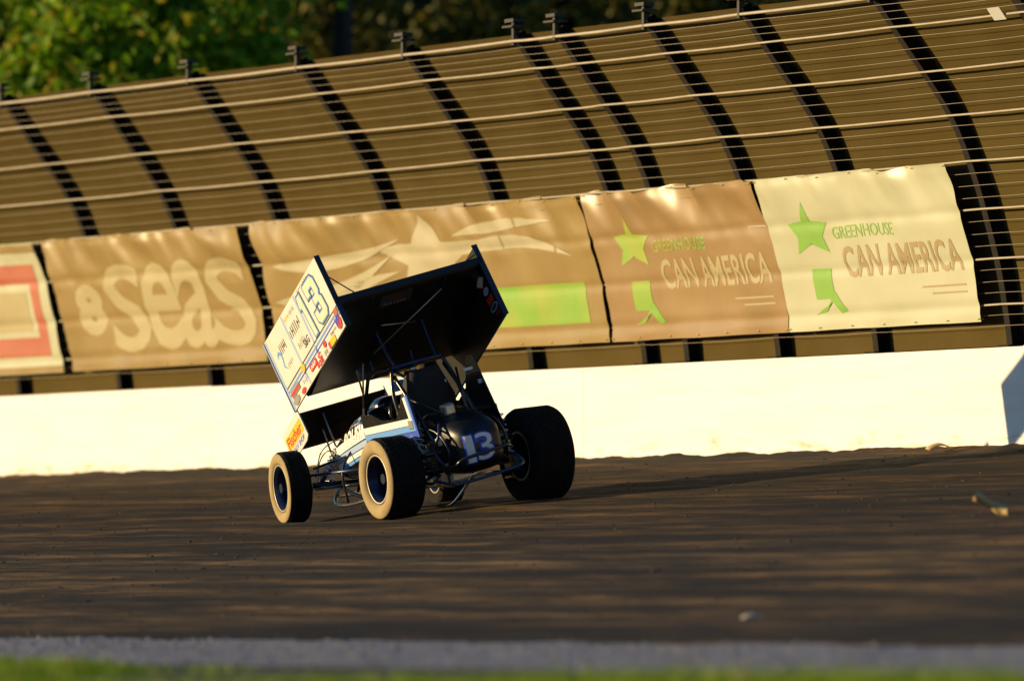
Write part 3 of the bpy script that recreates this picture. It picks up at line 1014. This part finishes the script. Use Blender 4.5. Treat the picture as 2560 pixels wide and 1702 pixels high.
# rear bumper and nerf bars
T('rear_bumper', [(-.22, YB + .32, .50), (-.62, YB + .30, .50), (-.78, YB + .24, .56), (-.80, YB - .18, .58), (-.64, YB - .30, .56), (-.2, YB - .32, .6)], .017, m_tubing)
T('rear_bumper', [(-.22, YB + .34, .38), (-.60, YB + .34, .34), (-.76, YB + .22, .34), (-.78, YB - .30, .36), (-.5, YB - .44, .42), (-.1, YB - .42, .5)], .015, m_blue_t)
T('bumper_leg', [(-.30, YB + .42, .16), (-.50, YB + .36, .155), (-.62, YB + .22, .30), (-.7, YB + .16, .40)], .016, m_chrome)
T('nerf_bar', [(1.95, YB + .28, .40), (1.86, YB + .44, .30), (1.66, YB + .54, .235), (1.3, YB + .56, .235), (.7, YB + .56, .30), (.52, YB + .36, .36)], .019, m_chrome)
T('nerf_bar', [(1.5, YB + .5, .24), (1.5, YB + .48, .55), (1.5, YB + .33, .72)], .012, m_tubing)
T('nerf_bar', [(1.9, YB - .28, .40), (1.7, YB - .55, .3), (.6, YB - .60, .32), (.45, YB - .36, .36)], .019, m_tubing)
T('front_bumper', [(2.36, YB + .22, .40), (2.62, YB + .24, .42), (2.72, YB, .46), (2.62, YB - .24, .42), (2.36, YB - .22, .40)], .016, m_tubing)
T('exhaust_collector', [(1.55, YB + .20, .42), (1.3, YB + .36, .36), (.9, YB + .42, .33), (.6, YB + .42, .33)], .038, m_alu)
T('front_wing_strut', [(2.30, YB + .18, .60), (2.36, YB + .2, 1.0)], .010, m_alu)
T('front_wing_strut', [(2.06, YB + .22, .66), (2.2, YB + .22, 1.08)], .010, m_alu)
T('front_wing_strut', [(2.30, YB - .18, .60), (2.36, YB - .2, 1.0)], .010, m_alu)
T('brake_line', [(2.1, .6, .5), (2.0, .52, .74), (1.8, .40, .82), (1.6, .36, .74)], .006, m_tubing)
T('brake_line', [(2.16, .56, .46), (2.2, .48, .62), (2.06, .44, .72), (1.95, .38, .7)], .006, m_tubing)

# ---- bodywork by lofted sections: (x, half width, z low, z high)
def loft(name, secs, m, power=3.2, n=40, parent=None, yc=YB, caps=True):
    V, Fc = [], []
    for x, w, z0, z1 in secs:
        cz, hz = (z0 + z1) / 2, (z1 - z0) / 2
        for k in range(n):
            a = 2 * math.pi * k / n
            c, s_ = math.cos(a), math.sin(a)
            V.append(bd((x, yc + w * math.copysign(abs(c) ** (2 / power), c), cz + hz * math.copysign(abs(s_) ** (2 / power), s_))))
    for i in range(len(secs) - 1):
        for k in range(n):
            q = (k + 1) % n
            Fc.append((i * n + k, i * n + q, (i + 1) * n + q, (i + 1) * n + k))
    if caps:
        Fc.append(tuple(range(n))[::-1])
        b = (len(secs) - 1) * n
        Fc.append(tuple(b + k for k in range(n)))
    return mesh(name, V, Fc, m, parent or car, True)
tail = loft('tail_tank', [(.10, .26, .44, 1.00), (-.08, .265, .40, .98), (-.28, .26, .38, .93), (-.46, .25, .38, .88), (-.57, .225, .41, .84), (-.63, .185, .46, .79), (-.65, .11, .52, .72)], mat('tail_navy', (0.006, 0.008, 0.013), .42, col2=(0.011, 0.012, 0.016), nscale=4), 4.2, yc=YB - .05)
hood = loft('hood', [(1.0, .36, .46, 1.10), (1.2, .36, .42, 1.08), (1.45, .35, .40, 1.02), (1.7, .325, .39, .93), (1.95, .29, .39, .83), (2.2, .24, .42, .72), (2.38, .17, .45, .64), (2.44, .1, .48, .60)], m_black, 3.4)
# air scoop on the hood
loft('air_scoop', [(1.0, .13, .9, 1.16), (1.25, .14, .9, 1.16), (1.45, .11, .88, 1.08), (1.6, .05, .88, .98)], m_black, 3, 24)
# cockpit side panels and the high-backed seat
def plate(name, pts, y, th, m):
    V = [bd((x, y, z)) for x, z in pts] + [bd((x, y + th, z)) for x, z in pts]
    n = len(pts)
    Fc = [tuple(range(n)), tuple(range(2 * n - 1, n - 1, -1))] + [(k, k + n, (k + 1) % n + n, (k + 1) % n) for k in range(n)]
    return mesh(name, V, Fc, m, car)
lp = plate('cockpit_side_panel', [(1.04, .60), (1.04, 1.06), (.80, 1.06), (.58, 1.0), (.26, 1.0), (.0, 1.22), (-.12, 1.24), (-.20, .82), (.3, .76), (.5, .6)], YB + .356, .012, m_black)
plate('cockpit_side_panel', [(1.04, .52), (1.04, 1.0), (.62, .98), (.40, 1.1), (.22, 1.42), (.08, 1.42), (-.26, .70), (.1, .6)], YB - .50, .012, m_black)
V, Fc = [], []
seat_sec = [(.72, .50, .24), (.50, .48, .26), (.32, .52, .27), (.22, .80, .27), (.16, 1.10, .26), (.14, 1.34, .16), (.14, 1.42, .13)]
for x, z, w in seat_sec:
    for f in (-1, -.92, -.6, 0, .6, .92, 1):
        V.append(bd((x + (.13 if abs(f) == 1 else (.03 if abs(f) > .9 else 0)), YB + w * f, z + (.06 if abs(f) == 1 and x > .3 else 0))))
for i in range(len(seat_sec) - 1):
    for k in range(6):
        Fc.append((i * 7 + k, i * 7 + k + 1, (i + 1) * 7 + k + 1, (i + 1) * 7 + k))
seat = mesh('racing_seat', V, Fc, mat('seat_cover', (.012, .012, .013), .8), car, True)
so = seat.modifiers.new('thick', 'SOLIDIFY'); so.thickness = .03
T('head_rest', [(.30, YB + .16, 1.30), (.17, YB + .13, 1.31), (.15, YB, 1.31), (.17, YB - .13, 1.31), (.30, YB - .16, 1.30)], .035, mat('head_pad', (.10, .25, .45), .8))
T('steering_wheel', [(.78 + .05 * math.cos(a), YB + .17 * math.sin(a), 1.0 + .16 * math.cos(a)) for a in [k * math.pi / 10 for k in range(21)]], .014, m_tubing, 2)
# engine under the hood
V, Fc = box_geo(1.12, 1.75, YB - .22, YB + .22, .30, .62)
V = [bd(v) for v in V]
bevel(mesh('engine_block', V, Fc, m_alu, car), .03)
# floor
V, Fc = box_geo(-.2, 2.2, YB - .28, YB + .28, .245, .26)
mesh('belly_pan', [bd(v + Vector((0, 0, .06 if v.x < 0 else 0))) for v in V], Fc, m_tubing, car)
V, Fc = box_geo(-.12, .1, YB - .14, YB + .14, .26, .52)
bevel(mesh('rear_differential', [bd(v) for v in V], Fc, m_alu, car), .04)

for nm, (x, y, z), (a_, b_, c_), m_ in (
        ('head_net_mount', (.36, YB + .22, 1.30), (.03, .07, .05), mat('net_blue', (.10, .38, .68), .6)),
        ('oil_tank', (.30, YB + .20, .92), (.09, .10, .2), m_alu),
        ('fuel_filler', (-.18, YB + .02, 1.0), (.06, .06, .06), m_alu),
        ('brake_caliper', (-.06, YB + .30, .62), (.05, .04, .07), m_alu),
        ('shock_mount', (-.05, YB + .35, .95), (.05, .03, .05), m_alu),
        ('fuel_valve', (-.36, YB + .27, .74), (.03, .025, .04), m_alu),
        ('fuel_valve', (-.40, YB + .27, .50), (.03, .02, .03), mat('brass', (.6, .4, .1), .35, .9)),
        ('tail_light', (-.10, YB + .36, .74), (.02, .015, .02), m_pred),
        ('glint_bit', (.02, YB - .48, 1.16), (.012, .02, .02), m_pwhite),  # small bright bits added to stand for glints around the cockpit
        ('glint_bit', (.06, YB - .40, 1.30), (.012, .05, .015), m_pwhite),
        ('glint_bit', (.2, YB + .1, 1.43), (.02, .03, .02), m_alu),
        ('glint_bit', (.16, YB - .12, 1.24), (.02, .07, .018), m_pwhite)):
    V, Fc = box_geo(x - a_, x + a_, y - b_, y + b_, z - c_, z + c_)
    bevel(mesh(nm, [bd(v) for v in V], Fc, m_, car), min(a_, b_, c_) * .4)
T('fuel_hose', [(-.1, YB + .30, .50), (-.16, YB + .36, .62), (-.08, YB + .38, .8), (.1, YB + .34, .86)], .012, m_alu)
T('fuel_hose', [(-.2, YB + .26, .42), (-.2, YB + .38, .36), (-.05, YB + .42, .44), (.1, YB + .36, .5)], .014, m_tubing)
T('tail_frame', [(.1, YB + .30, .92), (-.34, YB + .27, .84), (-.5, YB + .26, .66), (-.42, YB + .27, .42)], .013, m_tubing)
T('tail_frame', [(.1, YB - .34, .9), (-.34, YB - .36, .82), (-.5, YB - .36, .64), (-.42, YB - .36, .44)], .013, m_tubing)
T('fuel_hose', [(-.3, YB + .20, .9), (-.4, YB + .28, .8), (-.3, YB + .31, .66), (-.36, YB + .27, .5), (-.2, YB + .2, .42)], .013, m_blue_t)
T('arm_brace', [(.1, YB - .30, 1.34), (-.3, YB - .12, .98)], .012, m_tubing)
T('arm_brace', [(.1, YB + .30, 1.2), (-.3, YB + .12, .98)], .012, m_tubing)

# ---- decals that lie on curved bodywork
def decal(name, shape, org, ex, ey, dirn, target, m, parent, off=.003):
    bm = bmesh.new(); bm.from_mesh(target.data)
    bvh = BVHTree.FromBMesh(bm)
    org, ex, ey, dirn = Vector(org), Vector(ex), Vector(ey), Vector(dirn).normalized()
    V = []
    for x, y in shape[0]:
        p = bd(org + ex * x + ey * y)
        d = RM @ dirn
        h = bvh.ray_cast(p - d * .6, d, 3.0)
        V.append((h[0] - d * off) if h[0] else p)
    bm.free()
    return mesh(name, V, shape[1], m, parent)
def hoodside(name, shape, x_l, x_r, z_l, z_r, hgt, m, off):
    """left side of the hood, text runs from the nose backwards"""
    return decal(name, shape, (x_l, YB + .4, z_l), (x_r - x_l, 0, z_r - z_l), (0.0, 0, hgt), (0, -1, 0), hood, m, hood, off)
hoodside('stripe', rect2d(20, 3), 2.0, 1.03, .64, .845, .085, m_pwhite, .003)
hoodside('stripe', rect2d(20, 3), 2.0, 1.03, .575, .775, .055, m_lblue, .003)
hoodside('stripe', rect2d(20, 3), 2.0, 1.03, .52, .72, .045, m_pwhite, .003)
hoodside('stripe', rect2d(20, 3), 2.0, 1.03, .485, .68, .03, m_sky, .003)
hoodside('lettering', text2d('ROUSH', .03, cuts=10), 1.62, 1.06, .735, .855, .14, m_pwhite, .006)
ring = [(.5 + r * math.cos(a), .5 + r * math.sin(a)) for r in (.5, .44) for a in [k * math.pi / 16 for k in range(33)]]
ringf = [(k, k + 1, k + 34, k + 33) for k in range(32)]
hoodside('round_emblem', (ring, ringf), 1.46, 1.18, .80, .85, .2, m_pgrey, .004)
hoodside('small_lettering', scribble2d(6, 3), 1.41, 1.23, .935, .965, .025, m_pwhite, .004)
hoodside('stripe', rect2d(10, 2), 1.30, 1.03, 1.0, 1.03, .02, m_lblue, .004)

# tail number
def taild(name, shape, y0, y1, z0, z1, m, off):
    return decal(name, shape, (-1.0, y0, z0), (0, y1 - y0, 0), (0, 0, z1 - z0), (1, 0, 0), tail, m, tail, off)
for bold, m_, off, g in ((.07, m_royal, .003, .012), (.0, m_pwhite, .006, 0)):
    taild('tail_number', text2d('1', bold, cuts=8), YB + .135 + g, YB + .06 - g, .49 - g, .75 + g, m_, off)
    taild('tail_number', text2d('3', bold, cuts=8), YB + .035 + g, YB - .145 - g, .49 - g, .75 + g, m_, off)
# stripes wrapping the rear corner of the cockpit panel
def platestrip(name, pts, m, k):
    y = YB + .356 + .012 + .002 * k
    V = [bd((x, y, z)) for x, z in pts]
    mesh(name, V, [tuple(range(len(pts)))], m, lp)
platestrip('stripe', [(1.03, .93), (1.03, .865), (-.10, .945), (-.045, 1.22), (.01, 1.205), (-.035, 1.005)], m_pwhite, 1)
platestrip('stripe', [(1.03, .86), (1.03, .805), (-.145, .885), (-.085, 1.23), (-.045, 1.222), (-.10, .94)], m_sky, 2)
platestrip('stripe', [(1.03, .80), (1.03, .745), (.3, .77), (-.192, .825), (-.118, 1.235), (-.085, 1.232), (-.145, .88)], m_royal, 3)

# ---- main wing
PHI = R(26.5)
WA = Vector((.26, YB + .78, 2.71))
WU = Vector((math.cos(PHI), 0, -math.sin(PHI)))
WV = Vector((-math.sin(PHI), 0, -math.cos(PHI)))
WW = Vector((0, -1, 0))
def wp(u, v, w): return bd(WA + WU * u + WV * v + WW * w)
wing = mesh('main_wing', [], [], m_foil, car)
def wbox(name, u0, u1, v0, v1, w0, w1, m, parent, bev=0):
    V, Fc = box_geo(u0, u1, v0, v1, w0, w1)
    o = mesh(name, [wp(*v) for v in V], Fc, m, parent)
    if bev: bevel(o, bev)
    return o
WID = 1.58
foil_top = [(0.0, .50), (.25, .50), (.6, .52), (1.0, .565), (1.25, .615), (1.42, .68), (1.47, .735)]
foil_bot = [(1.45, .785), (1.36, .81), (1.2, .80), (.95, .765), (.65, .70), (.35, .62), (.15, .56), (0.0, .52)]
sec = foil_top + foil_bot
NW = 12
V = [wp(u, v, WID * k / NW) for k in range(NW + 1) for u, v in sec]
n_ = len(sec)
Fc = [(k * n_ + i, k * n_ + (i + 1) % n_, (k + 1) * n_ + (i + 1) % n_, (k + 1) * n_ + i) for k in range(NW) for i in range(n_)]
wing.data.from_pydata([tuple(v) for v in V], [], Fc)
for p in wing.data.polygons: p.use_smooth = True
wing.data.update()
wbox('wicker_bill', -.012, .0, .46, .525, .0, WID, m_foil, wing)
lpan = wbox('side_panel', .0, 1.80, .0, .76, -.018, .0, m_white, wing)
lpan['label'] = 'white left side panel with the number 13 and sponsor decals'
rpan = wbox('side_panel', .0, 1.80, .33, 1.09, WID, WID + .018, m_foil, wing)
rpan['label'] = 'black right side panel seen from the inside'
wbox('panel_edge', -.012, .0, -.006, .766, -.022, .032, m_navy, lpan)
wbox('panel_edge', 1.80, 1.812, -.006, .766, -.03, .01, m_lblue, lpan)
wbox('panel_edge', -.012, .0, .324, 1.096, WID - .035, WID + .022, m_navy, rpan)
wbox('panel_edge', .0, 1.80, 1.078, 1.096, WID - .02, WID, m_navy, rpan)
tube('panel_brace', [wp(-.005, .20, .0), wp(.02, .50, .26)], .007, m_tubing, wing, 6)
tube('panel_brace', [wp(.6, .10, .0), wp(.6, .52, .3)], .007, m_tubing, wing, 6)
tube('panel_brace', [wp(.03, .40, WID), wp(.06, .50, WID - .3)], .006, m_tubing, wing, 6)
for k in range(1, 4):
    tube('wing_rib_line', [wp(.05, .545, WID * k / 4), wp(.65, .706, WID * k / 4), wp(1.3, .815, WID * k / 4)], .004, m_tubing, wing, 4)

def panel_print(name, shape, u0, u1, v0, v1, m, lay, skew=0.0):
    """text x runs from u0 to u1 (front to back on the left panel), text y from v1 up to v0"""
    V = [wp(u0 + (u1 - u0) * x + skew * (y - .5), v1 + (v0 - v1) * y, -.018 - .0022 * lay) for x, y in shape[0]]
    return mesh(name, V, shape[1], m, lpan)
# vertical blue stripes
panel_print('stripe', rect2d(1, 1), .80, .765, .01, .53, m_lblue, 1)
panel_print('stripe', rect2d(1, 1), 1.24, 1.205, .01, .53, m_lblue, 1)
panel_print('stripe', rect2d(1, 1), 1.79, 1.755, .01, .75, m_lblue, 1)
panel_print('stripe', rect2d(1, 1), 1.235, 1.21, .64, .75, m_lblue, 1)
# number
d1 = [(0, .80), (.16, 1.0), (.62, 1.0), (.62, 0), (.18, 0), (.18, .70), (0, .70)]
d3 = [(.0, .96), (.08, 1), (.82, 1), (1, .88), (1, .58), (.88, .5), (1, .42), (1, .12), (.82, 0), (.18, 0), (0, .12), (0, .34), (.34, .34), (.34, .22), (.62, .22), (.62, .40), (.30, .40), (.30, .60), (.62, .60), (.62, .78), (.34, .78), (.34, .66), (0, .66)]
def grow(P, g, sx, sy):
    n = len(P); out = []
    Q = [Vector((x * sx, y * sy)) for x, y in P]
    ar = sum(Q[i].x * Q[(i + 1) % n].y - Q[(i + 1) % n].x * Q[i].y for i in range(n))
    for i in range(n):
        a_, b_, c_ = Q[i - 1], Q[i], Q[(i + 1) % n]
        e1, e2 = (b_ - a_).normalized(), (c_ - b_).normalized()
        n1, n2 = Vector((e1.y, -e1.x)), Vector((e2.y, -e2.x))
        if ar < 0: n1, n2 = -n1, -n2
        mm = n1 + n2
        mm = mm / max(.4, mm.dot(n1)) if mm.length > 1e-6 else n1
        out.append(((b_ + mm * g).x / sx, (b_ + mm * g).y / sy))
    return out
for lay, g, m_ in ((1, .016, m_ink), (2, .004, m_sky), (3, -.010, m_mint)):
    panel_print('number', poly2d(grow(d1, g, .22, .46)), .745, .525, .06, .522, m_, lay, .04)
    panel_print('number', poly2d(grow(d3, g, .31, .45)), .505, .195, .055, .508, m_, lay, .04)
# black keyline, blue stripes
panel_print('keyline', rect2d(1, 1), 1.75, .0, .532, .545, m_ink, 1)
panel_print('stripe', rect2d(1, 1), 1.75, .0, .568, .590, m_sky, 1)
panel_print('stripe', rect2d(1, 1), 1.75, .0, .612, .626, m_royal, 1)
for u in (.80, 1.24):
    panel_print('stripe', disc2d(10), u + .02, u - .03, .560, .598, m_sky, 2)
    panel_print('stripe', disc2d(10), u + .02, u - .03, .602, .636, m_royal, 2)
# names and small lettering of the upper field
panel_print('small_lettering', scribble2d(7, 1), 1.18, .85, .17, .28, m_ink, 1)
panel_print('small_lettering', scribble2d(6, 2), 1.12, .90, .36, .43, m_pgrey, 1)
panel_print('small_lettering', scribble2d(5, 6), 1.02, .86, .06, .11, m_pgrey, 1)
panel_print('small_lettering', scribble2d(5, 7), 1.18, 1.04, .06, .10, m_pyel, 1)
panel_print('small_lettering', scribble2d(5, 8), 1.54, 1.34, .17, .27, m_ink, 1)
panel_print('swoosh_mark', poly2d([(0, .75), (.15, .95), (.4, 1), (.65, .9), (.72, .6), (.5, .3), (.95, 0), (.35, .28), (.55, .6), (.5, .82), (.3, .85)]), 1.66, 1.50, .20, .44, m_sky, 1)
panel_print('small_lettering', scribble2d(4, 12), 1.5, 1.34, .38, .43, m_pgrey, 1)
panel_print('small_lettering', scribble2d(7, 10), .66, .32, .02, .045, m_pgrey, 1)
panel_print('lettering', text2d('S&G', .02), 1.0, .84, .40, .48, m_ink, 1)
# row of sponsor decals along the lower edge
panel_print('round_decal', disc2d(), .17, .03, .60, .735, m_pred, 3)
panel_print('lettering', text2d('VP', .03, shear=.3), .17, .05, .60, .70, m_royal, 4)
panel_print('square_decal', rect2d(1, 1), .12, .02, .535, .60, mat('decal_brick', (.4, .10, .05), .5), 3)
panel_print('lettering', text2d('Snap-on', .01), .38, .21, .645, .685, m_ink, 3)
panel_print('square_decal', rect2d(1, 1), .50, .30, .69, .755, m_pyel, 3)
panel_print('square_decal', rect2d(1, 1), .505, .455, .69, .755, m_pred, 4)
panel_print('round_decal', disc2d(12), .62, .54, .62, .69, m_pred, 3)
panel_print('small_lettering', scribble2d(3, 21), .66, .56, .70, .75, m_ink, 3)
panel_print('lettering', text2d('C', .04), .83, .74, .645, .70, m_pred, 3)
panel_print('square_decal', rect2d(1, 1), 1.09, .89, .635, .70, m_pred, 3)
panel_print('lettering', text2d('ARP', .02), 1.07, .91, .65, .685, m_pwhite, 4)
panel_print('lettering', text2d('KSE', .05), .92, .74, .70, .75, m_pred, 3)
panel_print('square_decal', disc2d(8), 1.28, 1.17, .53, .62, m_pyel, 4)
panel_print('small_lettering', scribble2d(4, 30), 1.36, 1.20, .645, .70, m_lblue, 3)
panel_print('round_decal', disc2d(14), 1.48, 1.36, .70, .75, m_pred, 3)
panel_print('square_decal', rect2d(1, 1), 1.72, 1.46, .60, .665, m_pgrey, 3)
panel_print('square_decal', rect2d(1, 1), 1.71, 1.47, .618, .65, m_pred, 4)
panel_print('square_decal', disc2d(16), 1.74, 1.56, .67, .75, m_pgrey, 3)
# decals on the inner face of the right panel
def rpanel(name, shape, u0, u1, v0, v1, m, lay):
    V = [wp(u0 + (u1 - u0) * x, v1 + (v0 - v1) * y, WID - .0022 * lay) for x, y in shape[0]]
    return mesh(name, V, shape[1], m, rpan)
dia = ([(.5, 0), (1, .5), (.5, 1), (0, .5)], [(0, 1, 2, 3)])
rpanel('square_decal', dia, .34, .10, .545, .70, m_pred, 1)
rpanel('square_decal', dia, .32, .12, .56, .685, m_pwhite, 2)
rpanel('round_decal', disc2d(), .26, .12, .705, .78, m_lblue, 1)
rpanel('square_decal', rect2d(1, 1), .26, .10, .80, .87, m_pred, 1)
rpanel('square_decal', disc2d(), .27, .07, .89, .96, m_lblue, 1)
rpanel('square_decal', disc2d(), .25, .09, .90, .95, m_ink, 2)
rpanel('small_lettering', scribble2d(5, 40), .2, .06, .98, 1.02, m_pred, 1)
# dark sign on the underside of the foil
def foil_under(u):
    q = sorted(foil_bot)
    for (a_, b_), (c_, d_) in zip(q, q[1:]):
        if a_ <= u <= c_: return b_ + (d_ - b_) * (u - a_) / (c_ - a_)
    return .8
def under(name, shape, w0, w1, u0, u1, m, lay):
    V = []
    for x, y in shape[0]:
        u = u0 + (u1 - u0) * y
        V.append(wp(u, foil_under(u) + .003 * lay, w0 + (w1 - w0) * x))
    return mesh(name, V, shape[1], m, wing)
under('underside_decal', rect2d(8, 6), .50, .84, .24, .08, mat('sign_dark', (.05, .05, .05), .5), 1)
under('underside_decal', rect2d(4, 3), .62, .72, .17, .12, mat('sign_red', (.2, .02, .01), .5), 2)
under('small_lettering', scribble2d(7, 50), .54, .80, .22, .19, m_pgrey, 2)

# ---- nose wing
NA = Vector((2.22, YB + .46, 1.17))
def np_(u, v, w): return bd(NA + WU * u + WV * v + WW * w)
nose = mesh('nose_wing', [], [], m_foil, car)
sec = [(0, .035), (.2, .06), (.4, .14), (.47, .20), (.45, .235), (.36, .235), (.2, .165), (0, .05)]
n_ = len(sec)
V = [np_(u, v, .94 * k / 6) for k in range(7) for u, v in sec]
nose.data.from_pydata([tuple(v) for v in V], [], [(k * n_ + i, k * n_ + (i + 1) % n_, (k + 1) * n_ + (i + 1) % n_, (k + 1) * n_ + i) for k in range(6) for i in range(n_)])
nose.data.update()
def npanel(name, w0, w1, m):
    V = [np_(u, v, w) for w in (w0, w1) for u, v in ((0, 0), (.56, 0), (.56, .30), (.08, .30), (0, .27))]
    return mesh(name, V, [(0, 1, 2, 3, 4), (9, 8, 7, 6, 5)] + [(k, k + 5, (k + 1) % 5 + 5, (k + 1) % 5) for k in range(5)], m, nose)
nl = npanel('end_plate', -.012, 0, m_white)
npanel('end_plate', .94, .952, m_white)
def nprint(name, shape, u0, u1, v0, v1, m, lay, skew=0):
    mesh(name, [np_(u0 + (u1 - u0) * x + skew * (y - .5), v1 + (v0 - v1) * y, -.012 - .002 * lay) for x, y in shape[0]], shape[1], m, nl)
nprint('yellow_patch', rect2d(1, 1), .53, .03, .07, .20, m_pyel, 1)
nprint('lettering', text2d('Fischer', .015, shear=.2), .51, .06, .085, .185, m_pred, 2)
nprint('lettering', text2d('BODY SHOP', .01, shear=.2), .48, .08, .215, .265, m_royal, 1)
